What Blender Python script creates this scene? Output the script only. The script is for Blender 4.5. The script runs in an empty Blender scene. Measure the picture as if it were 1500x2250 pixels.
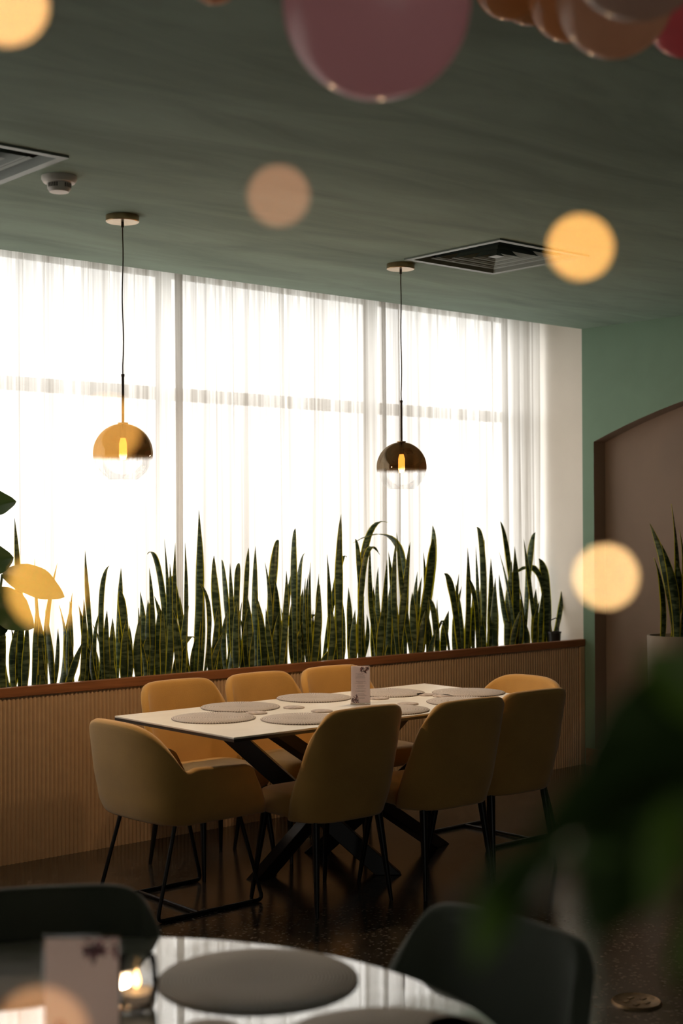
import bpy, math, random
from mathutils import Vector, Matrix
R = math.radians
S = bpy.context.scene
COL = S.collection

# ------------------------------------------------------------------ camera
CAM_H = 1.58
YAW = R(49.0)
PITCH = 0.0106
ROLL = -0.004
F = 3125.0
fw = Vector((math.cos(YAW)*math.cos(PITCH), math.sin(YAW)*math.cos(PITCH), math.sin(PITCH)))
rt = Vector((math.sin(YAW), -math.cos(YAW), 0))
up = rt.cross(fw)
rt2 = rt*math.cos(ROLL) + up*math.sin(ROLL)
up2 = up*math.cos(ROLL) - rt*math.sin(ROLL)
cam = bpy.data.cameras.new('camera'); camo = bpy.data.objects.new('camera', cam)
COL.objects.link(camo)
camo.matrix_world = Matrix(((rt2.x, up2.x, -fw.x, 0), (rt2.y, up2.y, -fw.y, 0), (rt2.z, up2.z, -fw.z, CAM_H), (0, 0, 0, 1)))
cam.sensor_fit = 'VERTICAL'; cam.sensor_height = 36; cam.sensor_width = 24; cam.lens = 50
cam.clip_start = 0.02
cam.dof.use_dof = True; cam.dof.focus_distance = 6.6; cam.dof.aperture_fstop = 2.5
S.camera = camo
CP = Vector((0, 0, CAM_H))

def ray(px, py):
    return fw + rt2*((px-750)/F) + up2*((1125-py)/F)
def at_d(px, py, d): return CP + ray(px, py)*d
def at_z(px, py, z):
    r = ray(px, py); return CP + r*((z-CAM_H)/r.z)
def at_y(px, py, y):
    r = ray(px, py); return CP + r*(y/r.y)

# ------------------------------------------------------------------ world / exposure
W = bpy.data.worlds.new('world'); S.world = W; W.use_nodes = True
bg = W.node_tree.nodes['Background']; bg.inputs[1].default_value = 7.0
_t = W.node_tree; _c = _t.nodes.new('ShaderNodeTexCoord'); _s = _t.nodes.new('ShaderNodeSeparateXYZ'); _r = _t.nodes.new('ShaderNodeValToRGB')
_m = _t.nodes.new('ShaderNodeMapRange'); _m.inputs[1].default_value = -1; _m.inputs[2].default_value = 1
_t.links.new(_c.outputs['Generated'], _s.inputs[0]); _t.links.new(_s.outputs[2], _m.inputs[0]); _t.links.new(_m.outputs[0], _r.inputs[0]); _t.links.new(_r.outputs[0], bg.inputs[0])
_r.color_ramp.elements[0].position = .46; _r.color_ramp.elements[0].color = (.30, .29, .27, 1)
_r.color_ramp.elements[1].position = .54; _r.color_ramp.elements[1].color = (1, .985, .955, 1)
S.view_settings.view_transform = 'Standard'; S.view_settings.look = 'None'
S.view_settings.exposure = 0.0; S.view_settings.gamma = 1; S.view_settings.use_curve_mapping = False
# added soft fill light, unseen behind the camera
al = bpy.data.lights.new('added_fill_light', 'AREA'); al.shape = 'RECTANGLE'; al.size = 3.0; al.size_y = 1.8; al.energy = 18; al.color = (1, .93, .84)
alo = bpy.data.objects.new('added_fill_light', al); COL.objects.link(alo); alo.location = (-.6, -2.42, 1.3); alo.rotation_euler = (R(90), 0, 0)
cy = S.cycles
cy.use_denoising = True; cy.max_bounces = 10; cy.diffuse_bounces = 5; cy.transparent_max_bounces = 24
cy.glossy_bounces = 5; cy.transmission_bounces = 8
cy.sample_clamp_indirect = 6; cy.use_adaptive_sampling = False

# ------------------------------------------------------------------ materials
def nt(name):
    m = bpy.data.materials.new(name); m.use_nodes = True
    t = m.node_tree; b = t.nodes['Principled BSDF']
    return m, t, b
def pm(name, col, rough=.6, metal=0, spec=.5, noise=0, nscale=8, bump=0, bscale=60, **kw):
    m, t, b = nt(name)
    b.inputs['Base Color'].default_value = (*col, 1); b.inputs['Roughness'].default_value = rough
    b.inputs['Metallic'].default_value = metal; b.inputs['Specular IOR Level'].default_value = spec
    for k, v in kw.items(): b.inputs[k.replace('_', ' ')].default_value = v
    tc = t.nodes.new('ShaderNodeTexCoord')
    if noise:
        n = t.nodes.new('ShaderNodeTexNoise'); n.inputs['Scale'].default_value = nscale; n.inputs['Detail'].default_value = 5
        t.links.new(tc.outputs['Object'], n.inputs['Vector'])
        r = t.nodes.new('ShaderNodeValToRGB'); r.color_ramp.elements[0].position = .3; r.color_ramp.elements[1].position = .7
        r.color_ramp.elements[0].color = (*[c*(1-noise) for c in col], 1); r.color_ramp.elements[1].color = (*[min(1, c*(1+noise)) for c in col], 1)
        t.links.new(n.outputs['Fac'], r.inputs[0]); t.links.new(r.outputs[0], b.inputs['Base Color'])
    if bump:
        n = t.nodes.new('ShaderNodeTexNoise'); n.inputs['Scale'].default_value = bscale; n.inputs['Detail'].default_value = 4
        t.links.new(tc.outputs['Object'], n.inputs['Vector'])
        bp = t.nodes.new('ShaderNodeBump'); bp.inputs['Strength'].default_value = bump; bp.inputs['Distance'].default_value = .01
        t.links.new(n.outputs['Fac'], bp.inputs['Height']); t.links.new(bp.outputs[0], b.inputs['Normal'])
    return m

def streaky(name, col, amt, sc, rough=.75, bump=.1):
    m, t, b = nt(name); tc = t.nodes.new('ShaderNodeTexCoord'); mp = t.nodes.new('ShaderNodeMapping')
    mp.inputs['Scale'].default_value = sc; t.links.new(tc.outputs['Object'], mp.inputs[0])
    n = t.nodes.new('ShaderNodeTexNoise'); n.inputs['Scale'].default_value = 1; n.inputs['Detail'].default_value = 7; n.inputs['Roughness'].default_value = .6; n.inputs['Distortion'].default_value = .6
    t.links.new(mp.outputs[0], n.inputs['Vector'])
    r = t.nodes.new('ShaderNodeValToRGB'); r.color_ramp.elements[0].position = .3; r.color_ramp.elements[1].position = .72
    r.color_ramp.elements[0].color = (*[c*(1-amt) for c in col], 1); r.color_ramp.elements[1].color = (*[c*(1+amt) for c in col], 1)
    t.links.new(n.outputs['Fac'], r.inputs[0]); t.links.new(r.outputs[0], b.inputs['Base Color'])
    b.inputs['Roughness'].default_value = rough
    bp = t.nodes.new('ShaderNodeBump'); bp.inputs['Strength'].default_value = bump; bp.inputs['Distance'].default_value = .01
    t.links.new(n.outputs['Fac'], bp.inputs['Height']); t.links.new(bp.outputs[0], b.inputs['Normal'])
    b.inputs['Specular IOR Level'].default_value = .25
    return m

M = {}
M['ceiling'] = streaky('ceiling_plaster', (.235, .32, .265), .22, (.9, 3.6, 1), .85, .3)
M['green_wall'] = streaky('green_paint', (.17, .27, .20), .08, (2, 2, 2), .6, .05)
M['taupe'] = streaky('taupe_paint', (.24, .175, .135), .05, (2, 2, 2), .7, .05)
M['white_wall'] = pm('white_paint', (.78, .74, .68), .7, noise=.03, nscale=3)
M['dark_wall'] = pm('dark_paint', (.07, .065, .05), .8, noise=.05, nscale=2)
M['flute'] = pm('fluted_cream_panel', (.50, .345, .215), .6, noise=.05, nscale=20)
M['wood'] = streaky('walnut_trim', (.26, .105, .045), .3, (2, 40, 40), .4, .1)
M['soil'] = pm('soil', (.03, .02, .015), .95, noise=.4, nscale=40, bump=.6)
M['black'] = pm('black_metal', (.006, .006, .007), .38, spec=.4)
M['frame'] = pm('window_frame_grey', (.42, .41, .39), .5)
M['mustard'] = pm('mustard_fabric', (.58, .32, .08), .85, noise=.10, nscale=5, bump=.25, bscale=400, Sheen_Weight=.35, Sheen_Roughness=.5)
M['green_fab'] = pm('dark_green_fabric', (.045, .055, .036), .8, noise=.1, nscale=5, bump=.2, bscale=400, Sheen_Weight=.25)
M['ceramic'] = streaky('ceramic_white', (.82, .78, .72), .05, (3, 7, 1), .32, .02)
M['edge'] = pm('table_edge_dark', (.03, .022, .018), .4)
M['brass'] = pm('brushed_brass', (.42, .30, .17), .28, metal=1, noise=.1, nscale=30)
M['bronze'] = pm('dark_bronze', (.08, .055, .035), .35, metal=.8)
M['white_plastic'] = pm('white_plastic', (.7, .66, .6), .45)
M['vent'] = pm('vent_green_metal', (.13, .17, .145), .4, spec=.4)
M['dark_in'] = pm('vent_dark_inside', (.01, .01, .01), .7)
M['pot'] = pm('cream_ceramic_pot', (.30, .25, .205), .5, noise=.05)
M['stem'] = pm('green_stem', (.05, .10, .02), .5)
M['bark'] = pm('brown_stem', (.09, .06, .035), .8, noise=.3, bump=.4)
M['paper'] = pm('paper', (.74, .66, .62), .75)
M['ink'] = pm('grey_ink', (.22, .19, .20), .8)
M['floral'] = pm('mauve_print', (.16, .10, .12), .8, noise=.4, nscale=200)
M['floral_pink'] = pm('pink_print', (.5, .22, .27), .8)
M['wax'] = pm('wax', (.8, .7, .6), .5)
M['bronze_disc'] = pm('worn_bronze', (.20, .13, .07), .45, metal=.6, noise=.3, nscale=30, bump=.3, bscale=50)
M['plastic_black'] = pm('black_plastic', (.012, .012, .012), .4)
def backlit(name, col, tr):
    m, t, b = nt(name); b.inputs['Base Color'].default_value = (*col, 1); b.inputs['Roughness'].default_value = .6
    o = t.nodes['Material Output']; tl = t.nodes.new('ShaderNodeBsdfTranslucent'); tl.inputs[0].default_value = (*col, 1)
    mx = t.nodes.new('ShaderNodeMixShader'); mx.inputs[0].default_value = tr
    t.links.new(b.outputs[0], mx.inputs[1]); t.links.new(tl.outputs[0], mx.inputs[2]); t.links.new(mx.outputs[0], o.inputs[0]); return m
M['wire'] = pm('thin_copper_wire', (.12, .07, .03), .5, metal=.6)

def emis(name, col, st):
    m = bpy.data.materials.new(name); m.use_nodes = True; t = m.node_tree; t.nodes.clear()
    o = t.nodes.new('ShaderNodeOutputMaterial'); e = t.nodes.new('ShaderNodeEmission')
    e.inputs[0].default_value = (*col, 1); e.inputs[1].default_value = st
    t.links.new(e.outputs[0], o.inputs[0]); return m
M['bulb'] = emis('lit_bulb', (1, .45, .12), 14)
M['filament'] = emis('lit_filament', (1, .72, .35), 40)
M['flame'] = emis('flame', (1, .55, .18), 9)

def thin_glass(name, tint, gl=.12, rough=.02):
    m = bpy.data.materials.new(name); m.use_nodes = True; t = m.node_tree; t.nodes.clear()
    o = t.nodes.new('ShaderNodeOutputMaterial'); mx = t.nodes.new('ShaderNodeMixShader')
    a = t.nodes.new('ShaderNodeBsdfTransparent'); a.inputs[0].default_value = (*tint, 1)
    g = t.nodes.new('ShaderNodeBsdfGlossy'); g.inputs['Roughness'].default_value = rough
    lw = t.nodes.new('ShaderNodeFresnel'); lw.inputs[0].default_value = 1.28
    t.links.new(lw.outputs[0], mx.inputs[0]); t.links.new(a.outputs[0], mx.inputs[1]); t.links.new(g.outputs[0], mx.inputs[2])
    t.links.new(mx.outputs[0], o.inputs[0]); return m
M['glass'] = thin_glass('clear_glass', (.97, .97, .97))
M['acrylic'] = thin_glass('clear_acrylic', (.96, .95, .95))
M['paper'] = backlit('paper', (.95, .87, .84), .8)

def globe_mat():
    m = bpy.data.materials.new('half_mirrored_globe'); m.use_nodes = True; t = m.node_tree; t.nodes.clear(); N = t.nodes.new; L = t.links.new
    o = N('ShaderNodeOutputMaterial'); tc = N('ShaderNodeTexCoord'); sp = N('ShaderNodeSeparateXYZ'); L(tc.outputs['Object'], sp.inputs[0])
    nz = N('ShaderNodeTexNoise'); nz.inputs['Scale'].default_value = 1; mp = N('ShaderNodeMapping'); mp.inputs['Scale'].default_value = (220, 220, 6)
    L(tc.outputs['Object'], mp.inputs[0]); L(mp.outputs[0], nz.inputs['Vector'])
    ad = N('ShaderNodeMath'); ad.operation = 'MULTIPLY_ADD'; ad.inputs[1].default_value = .012; L(nz.outputs['Fac'], ad.inputs[0]); L(sp.outputs[2], ad.inputs[2])
    mr = N('ShaderNodeMapRange'); mr.inputs[1].default_value = -.022; mr.inputs[2].default_value = -.002; L(ad.outputs[0], mr.inputs[0])
    g = N('ShaderNodeBsdfGlossy'); g.inputs['Color'].default_value = (.30, .24, .16, 1); g.inputs['Roughness'].default_value = .03
    tr = N('ShaderNodeBsdfTransparent'); tr.inputs[0].default_value = (.26, .155, .07, 1)
    m1 = N('ShaderNodeMixShader'); m1.inputs[0].default_value = .42; L(tr.outputs[0], m1.inputs[1]); L(g.outputs[0], m1.inputs[2])
    tr2 = N('ShaderNodeBsdfTransparent'); tr2.inputs[0].default_value = (.96, .96, .96, 1)
    g2 = N('ShaderNodeBsdfGlossy'); g2.inputs['Roughness'].default_value = .02; fr = N('ShaderNodeFresnel'); fr.inputs[0].default_value = 1.4
    fm = N('ShaderNodeMath'); fm.operation = 'MULTIPLY'; fm.inputs[1].default_value = .25; L(fr.outputs[0], fm.inputs[0]); m2 = N('ShaderNodeMixShader'); L(fm.outputs[0], m2.inputs[0]); L(tr2.outputs[0], m2.inputs[1]); L(g2.outputs[0], m2.inputs[2])
    mx = N('ShaderNodeMixShader'); L(mr.outputs[0], mx.inputs[0]); L(m2.outputs[0], mx.inputs[1]); L(m1.outputs[0], mx.inputs[2])
    L(mx.outputs[0], o.inputs[0]); return m
M['globe'] = globe_mat()

def curtain_mat():
    m = bpy.data.materials.new('sheer_voile'); m.use_nodes = True; t = m.node_tree; t.nodes.clear(); N = t.nodes.new; L = t.links.new
    o = N('ShaderNodeOutputMaterial')
    tc = N('ShaderNodeTexCoord'); mp = N('ShaderNodeMapping'); mp.inputs['Scale'].default_value = (26, 26, .16); L(tc.outputs['Object'], mp.inputs[0])
    nz = N('ShaderNodeTexNoise'); nz.inputs['Scale'].default_value = 1; nz.inputs['Detail'].default_value = 6; nz.inputs['Roughness'].default_value = .62; L(mp.outputs[0], nz.inputs['Vector'])
    cr = N('ShaderNodeValToRGB'); cr.color_ramp.elements[0].position = .35; cr.color_ramp.elements[1].position = .60
    cr.color_ramp.elements[0].color = (.38, .35, .31, 1); cr.color_ramp.elements[1].color = (.80, .78, .75, 1); L(nz.outputs['Fac'], cr.inputs[0])  # fold shading painted into the cloth colour as vertical noise bands
    tl = N('ShaderNodeBsdfTranslucent'); L(cr.outputs[0], tl.inputs[0])
    df = N('ShaderNodeBsdfDiffuse'); L(cr.outputs[0], df.inputs[0])
    m1 = N('ShaderNodeMixShader'); m1.inputs[0].default_value = .45; L(tl.outputs[0], m1.inputs[1]); L(df.outputs[0], m1.inputs[2])
    tr = N('ShaderNodeBsdfTransparent')
    lw = N('ShaderNodeLayerWeight'); lw.inputs[0].default_value = .4
    mr = N('ShaderNodeMapRange'); mr.inputs[1].default_value = 0; mr.inputs[2].default_value = .9; mr.inputs[3].default_value = .93; mr.inputs[4].default_value = .995
    L(lw.outputs['Facing'], mr.inputs[0])
    mx = N('ShaderNodeMixShader'); L(mr.outputs[0], mx.inputs[0]); L(tr.outputs[0], mx.inputs[1]); L(m1.outputs[0], mx.inputs[2])
    L(mx.outputs[0], o.inputs[0]); return m
M['curtain'] = curtain_mat()

def terrazzo():
    m, t, b = nt('dark_terrazzo'); N = t.nodes.new; L = t.links.new
    tc = N('ShaderNodeTexCoord')
    v = N('ShaderNodeTexVoronoi'); v.inputs['Scale'].default_value = 105; L(tc.outputs['Object'], v.inputs['Vector'])
    r = N('ShaderNodeValToRGB'); r.color_ramp.interpolation = 'CONSTANT'
    e = r.color_ramp.elements; e[0].color = (.035, .027, .021, 1); e[1].position = .5; e[1].color = (.06, .047, .036, 1)
    x = e.new(.72); x.color = (.022, .018, .015, 1); x = e.new(.86); x.color = (.14, .115, .092, 1); x = e.new(.95); x.color = (.045, .035, .028, 1)
    sp = N('ShaderNodeSeparateColor'); L(v.outputs['Color'], sp.inputs[0]); L(sp.outputs[0], r.inputs[0])
    br = N('ShaderNodeTexBrick'); br.offset = 0; br.inputs['Scale'].default_value = 1; br.inputs['Mortar Size'].default_value = .003; br.inputs['Brick Width'].default_value = .9; br.inputs['Row Height'].default_value = .9
    L(tc.outputs['Object'], br.inputs['Vector'])
    mx = N('ShaderNodeMix'); mx.data_type = 'RGBA'; L(br.outputs['Fac'], mx.inputs[0]); L(r.outputs[0], mx.inputs[6]); mx.inputs[7].default_value = (.008, .007, .006, 1)
    L(mx.outputs[2], b.inputs['Base Color'])
    n = N('ShaderNodeTexNoise'); n.inputs['Scale'].default_value = 2; L(tc.outputs['Object'], n.inputs['Vector'])
    mr = N('ShaderNodeMapRange'); mr.inputs[3].default_value = .12; mr.inputs[4].default_value = .24; L(n.outputs['Fac'], mr.inputs[0]); L(mr.outputs[0], b.inputs['Roughness'])
    b.inputs['Specular IOR Level'].default_value = .6
    return m
M['floor'] = terrazzo()

def marble():
    m, t, b = nt('glossy_marble'); N = t.nodes.new; L = t.links.new
    tc = N('ShaderNodeTexCoord'); n = N('ShaderNodeTexNoise'); n.inputs['Scale'].default_value = 3; n.inputs['Detail'].default_value = 8; n.inputs['Distortion'].default_value = 1.5
    L(tc.outputs['Object'], n.inputs['Vector']); r = N('ShaderNodeValToRGB')
    r.color_ramp.elements[0].position = .42; r.color_ramp.elements[0].color = (.42, .40, .37, 1); r.color_ramp.elements[1].position = .55; r.color_ramp.elements[1].color = (.62, .60, .56, 1)
    L(n.outputs['Fac'], r.inputs[0]); L(r.outputs[0], b.inputs['Base Color'])
    b.inputs['Roughness'].default_value = .04; b.inputs['Specular IOR Level'].default_value = .9; b.inputs['IOR'].default_value = 3.2
    return m
M['marble'] = marble()

def woven(name, c1, c2):
    m, t, b = nt(name); N = t.nodes.new; L = t.links.new
    tc = N('ShaderNodeTexCoord'); w = N('ShaderNodeTexWave'); w.wave_type = 'RINGS'; w.rings_direction = 'Z'; w.inputs['Scale'].default_value = 45
    L(tc.outputs['Object'], w.inputs['Vector'])
    g = N('ShaderNodeTexGradient'); g.gradient_type = 'RADIAL'; L(tc.outputs['Object'], g.inputs['Vector'])
    mu = N('ShaderNodeMath'); mu.operation = 'MULTIPLY'; mu.inputs[1].default_value = 2*math.pi*90; L(g.outputs['Fac'], mu.inputs[0])
    si = N('ShaderNodeMath'); si.operation = 'SINE'; L(mu.outputs[0], si.inputs[0])
    ad = N('ShaderNodeMath'); ad.operation = 'MULTIPLY_ADD'; ad.inputs[1].default_value = .25; L(si.outputs[0], ad.inputs[0]); L(w.outputs['Fac'], ad.inputs[2])
    r = N('ShaderNodeMix'); r.data_type = 'RGBA'; r.inputs[6].default_value = (*c1, 1); r.inputs[7].default_value = (*c2, 1); L(ad.outputs[0], r.inputs[0]); L(r.outputs[2], b.inputs['Base Color'])
    bp = N('ShaderNodeBump'); bp.inputs['Strength'].default_value = .6; bp.inputs['Distance'].default_value = .003; L(ad.outputs[0], bp.inputs['Height']); L(bp.outputs[0], b.inputs['Normal'])
    b.inputs['Roughness'].default_value = .6; return m
M['mat'] = woven('woven_placemat', (.13, .10, .085), (.80, .71, .65))
M['mat2'] = woven('woven_placemat_grey', (.30, .26, .23), (.46, .41, .37))
M['coaster'] = pm('printed_coaster', (.40, .33, .29), .6, noise=.35, nscale=60)

def leafmat(name, dark, light, band=55, transl=.28):
    m = bpy.data.materials.new(name); m.use_nodes = True; t = m.node_tree; b = t.nodes['Principled BSDF']; N = t.nodes.new; L = t.links.new
    o = t.nodes['Material Output']
    tc = N('ShaderNodeTexCoord'); mp = N('ShaderNodeMapping'); mp.inputs['Scale'].default_value = (.25, .25, 1); L(tc.outputs['Object'], mp.inputs[0])
    w = N('ShaderNodeTexNoise'); w.inputs['Scale'].default_value = band; w.inputs['Detail'].default_value = 3; L(mp.outputs[0], w.inputs['Vector'])
    r = N('ShaderNodeValToRGB'); r.color_ramp.elements[0].position = .44; r.color_ramp.elements[1].position = .6
    r.color_ramp.elements[0].color = (*dark, 1); r.color_ramp.elements[1].color = (*light, 1); L(w.outputs['Fac'], r.inputs[0])
    L(r.outputs[0], b.inputs['Base Color']); b.inputs['Roughness'].default_value = .38; b.inputs['Specular IOR Level'].default_value = .35
    tl = N('ShaderNodeBsdfTranslucent'); L(r.outputs[0], tl.inputs[0])
    mx = N('ShaderNodeMixShader'); mx.inputs[0].default_value = transl; L(b.outputs[0], mx.inputs[1]); L(tl.outputs[0], mx.inputs[2]); L(mx.outputs[0], o.inputs[0])
    return m
M['snake'] = leafmat('snake_leaf_banded', (.02, .045, .02), (.12, .165, .08))
M['snake_edge'] = leafmat('snake_leaf_yellow_margin', (.62, .58, .06), (.75, .68, .10), 5, .65)
M['bigleaf'] = leafmat('broad_leaf', (.02, .05, .012), (.035, .075, .02), 6, .25)
M['fgleaf_light'] = leafmat('lighter_green_leaf', (.10, .19, .02), (.13, .24, .03), 4, .55)  # lighter green than the other leaves of the foreground plant
M['fgleaf_sheen'] = leafmat('waxy_leaf', (.03, .05, .03), (.04, .065, .035), 4, .1)
M['fgleaf_sheen'].node_tree.nodes['Principled BSDF'].inputs['Roughness'].default_value = .42
M['fgleaf_sheen'].node_tree.nodes['Principled BSDF'].inputs['Specular IOR Level'].default_value = .7
M['fgleaf'] = leafmat('glossy_leaf', (.03, .06, .014), (.045, .085, .02), 4, .5)

def rubber(name, col):
    m, t, b = nt(name); N = t.nodes.new; L = t.links.new
    b.inputs['Base Color'].default_value = (*col, 1); b.inputs['Roughness'].default_value = .2
    b.inputs['Specular IOR Level'].default_value = .6; b.inputs['Coat Weight'].default_value = .7; b.inputs['Coat Roughness'].default_value = .14
    o = t.nodes['Material Output']; tl = N('ShaderNodeBsdfTranslucent'); tl.inputs[0].default_value = (*col, 1)
    mx = N('ShaderNodeMixShader'); mx.inputs[0].default_value = .82; L(b.outputs[0], mx.inputs[1]); L(tl.outputs[0], mx.inputs[2]); L(mx.outputs[0], o.inputs[0])
    return m

# ------------------------------------------------------------------ mesh helpers
class MB:
    def __init__(s): s.v = []; s.f = []; s.m = []
    def quad(s, a, b, c, d, mi=0):
        n = len(s.v); s.v += [tuple(a), tuple(b), tuple(c), tuple(d)]; s.f.append((n, n+1, n+2, n+3)); s.m.append(mi)
    def poly(s, pts, mi=0):
        n = len(s.v); s.v += [tuple(p) for p in pts]; s.f.append(tuple(range(n, n+len(pts)))); s.m.append(mi)
    def box(s, a, b, mi=0):
        x0, y0, z0 = a; x1, y1, z1 = b; n = len(s.v)
        s.v += [(x0,y0,z0),(x1,y0,z0),(x1,y1,z0),(x0,y1,z0),(x0,y0,z1),(x1,y0,z1),(x1,y1,z1),(x0,y1,z1)]
        s.f += [(n+3,n+2,n+1,n),(n+4,n+5,n+6,n+7),(n,n+1,n+5,n+4),(n+1,n+2,n+6,n+5),(n+2,n+3,n+7,n+6),(n+3,n,n+4,n+7)]
        s.m += [mi]*6
    def rings(s, rings, cap0=True, cap1=True, closed=True, mi=0):
        n0 = len(s.v); k = len(rings[0])
        for r in rings: s.v += [tuple(p) for p in r]
        for i in range(len(rings)-1):
            for j in range(k if closed else k-1):
                a = n0+i*k+j; b = n0+i*k+(j+1) % k; s.f.append((a, b, b+k, a+k)); s.m.append(mi)
        if cap0: s.f.append(tuple(n0+j for j in reversed(range(k)))); s.m.append(mi)
        if cap1: s.f.append(tuple(n0+(len(rings)-1)*k+j for j in range(k))); s.m.append(mi)
    def lathe(s, prof, n=48, c=(0,0,0), cap0=False, cap1=False, mi=0):
        s.rings([[(c[0]+r*math.cos(2*math.pi*j/n), c[1]+r*math.sin(2*math.pi*j/n), c[2]+z) for j in range(n)] for r, z in prof], cap0, cap1, True, mi)
    def tube(s, pts, rad, n=12, mi=0):
        pts = [Vector(p) for p in pts]; rs = rad if isinstance(rad, (list, tuple)) else [rad]*len(pts); rings = []; ref = None
        for i, p in enumerate(pts):
            d = (pts[min(i+1, len(pts)-1)] - pts[max(i-1, 0)]).normalized()
            if ref is None: ref = d.orthogonal().normalized()
            ref = (ref - d*ref.dot(d)).normalized(); q = d.cross(ref)
            rings.append([p + ref*math.cos(2*math.pi*j/n)*rs[i] + q*math.sin(2*math.pi*j/n)*rs[i] for j in range(n)])
        s.rings(rings, True, True, True, mi)
    def grid(s, fn, nu, nv, mi=0):
        n0 = len(s.v)
        for i in range(nu+1):
            for j in range(nv+1): s.v.append(tuple(fn(i/nu, j/nv)))
        for i in range(nu):
            for j in range(nv):
                a = n0+i*(nv+1)+j; s.f.append((a, a+nv+1, a+nv+2, a+1)); s.m.append(mi)
    def build(s, name, mats, parent=None, smooth=True, loc=None, bevel=0, subsurf=0, solid=0, angle=40):
        me = bpy.data.meshes.new(name); me.from_pydata(s.v, [], s.f)
        mats = mats if isinstance(mats, (list, tuple)) else [mats]
        for m in mats: me.materials.append(m)
        me.polygons.foreach_set('material_index', s.m)
        me.polygons.foreach_set('use_smooth', [smooth]*len(s.f)); me.update()
        o = bpy.data.objects.new(name, me); COL.objects.link(o)
        if parent: o.parent = parent
        if loc is not None: o.location = loc
        if solid:
            q = o.modifiers.new('solidify', 'SOLIDIFY'); q.thickness = solid; q.offset = -1
        if bevel:
            q = o.modifiers.new('bevel', 'BEVEL'); q.width = bevel; q.segments = 3; q.limit_method = 'ANGLE'
        if subsurf:
            q = o.modifiers.new('subsurf', 'SUBSURF'); q.levels = subsurf; q.render_levels = subsurf
        if smooth and not subsurf:
            q = o.modifiers.new('split', 'EDGE_SPLIT'); q.split_angle = R(angle)
        return o

def tag(o, label=None, cat=None, group=None, kind=None):
    if label: o['label'] = label
    if cat: o['category'] = cat
    if group: o['group'] = group
    if kind: o['kind'] = kind
    return o
def struct(o, label=None, cat=None):
    o['kind'] = 'structure'
    if label: o['label'] = label
    if cat: o['category'] = cat
    return o
def thing(name, label, cat, loc=(0,0,0), rz=0, group=None):
    o = bpy.data.objects.new(name, None); COL.objects.link(o); o.location = loc; o.rotation_euler = (0, 0, rz); o.empty_display_size = .1
    return tag(o, label, cat, group)
KIDS = {}
def copy_tree(o, parent=None):
    c = o.copy(); COL.objects.link(c)
    if parent: c.parent = parent
    for ch in [x for x in list(COL.objects) if x.parent == o]: copy_tree(ch, c)
    return c
def bez(p0, p1, p2, t): return p0*(1-t)**2 + p1*2*t*(1-t) + p2*t*t
def rpath(pts, r, n=6):
    pts = [Vector(p) for p in pts]; out = [pts[0]]
    for i in range(1, len(pts)-1):
        a = pts[i]+(pts[i-1]-pts[i]).normalized()*r; b = pts[i]+(pts[i+1]-pts[i]).normalized()*r
        for k in range(n+1): out.append(bez(a, pts[i], b, k/n))
    out.append(pts[-1]); return out

# ------------------------------------------------------------------ setting
CZ = 2.893; XW = 7.42; YP = 6.09; YC = 6.40; YG = 6.70; X0 = -2.5; Y0 = -2.5
b = MB(); b.quad((X0, Y0, 0), (XW+.2, Y0, 0), (XW+.2, YG, 0), (X0, YG, 0)); struct(b.build('floor', M['floor'], smooth=False), 'dark brown speckled terrazzo floor of the dining room', 'floor')
VS = .61; _a, _b = at_z(893, 568, CZ), at_z(143, 342, CZ); VY = (_a.y-VS+_b.y)/2
VENTS = [(_a.x, VY), (_b.x-VS, VY)]
xs = sorted({X0, XW} | {v[0] for v in VENTS} | {v[0]+VS for v in VENTS}); ys = [Y0, VY, VY+VS, YP]
b = MB()
for i in range(len(xs)-1):
    for j in range(3):
        if j == 1 and any(abs(xs[i]-v[0]) < 1e-6 for v in VENTS): continue
        b.quad((xs[i], ys[j], CZ), (xs[i], ys[j+1], CZ), (xs[i+1], ys[j+1], CZ), (xs[i+1], ys[j], CZ))
b.quad((X0, YP, CZ), (X0, YP, CZ+.2), (XW, YP, CZ+.2), (XW, YP, CZ))
b.quad((X0, Y0, CZ+.2), (X0, YG+.1, CZ+.2), (XW+.3, YG+.1, CZ+.2), (XW+.3, Y0, CZ+.2))
struct(b.build('ceiling', M['ceiling'], smooth=False), 'sage green brushed plaster ceiling', 'ceiling')
b = MB(); b.quad((X0, Y0, 0), (X0, YG, 0), (X0, YG, CZ+.2), (X0, Y0, CZ+.2)); struct(b.build('wall_left', M['dark_wall'], smooth=False))
b = MB(); b.quad((X0, Y0, 0), (XW+.2, Y0, 0), (XW+.2, Y0, CZ+.2), (X0, Y0, CZ+.2)); struct(b.build('wall_back', M['dark_wall'], smooth=False))
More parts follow.
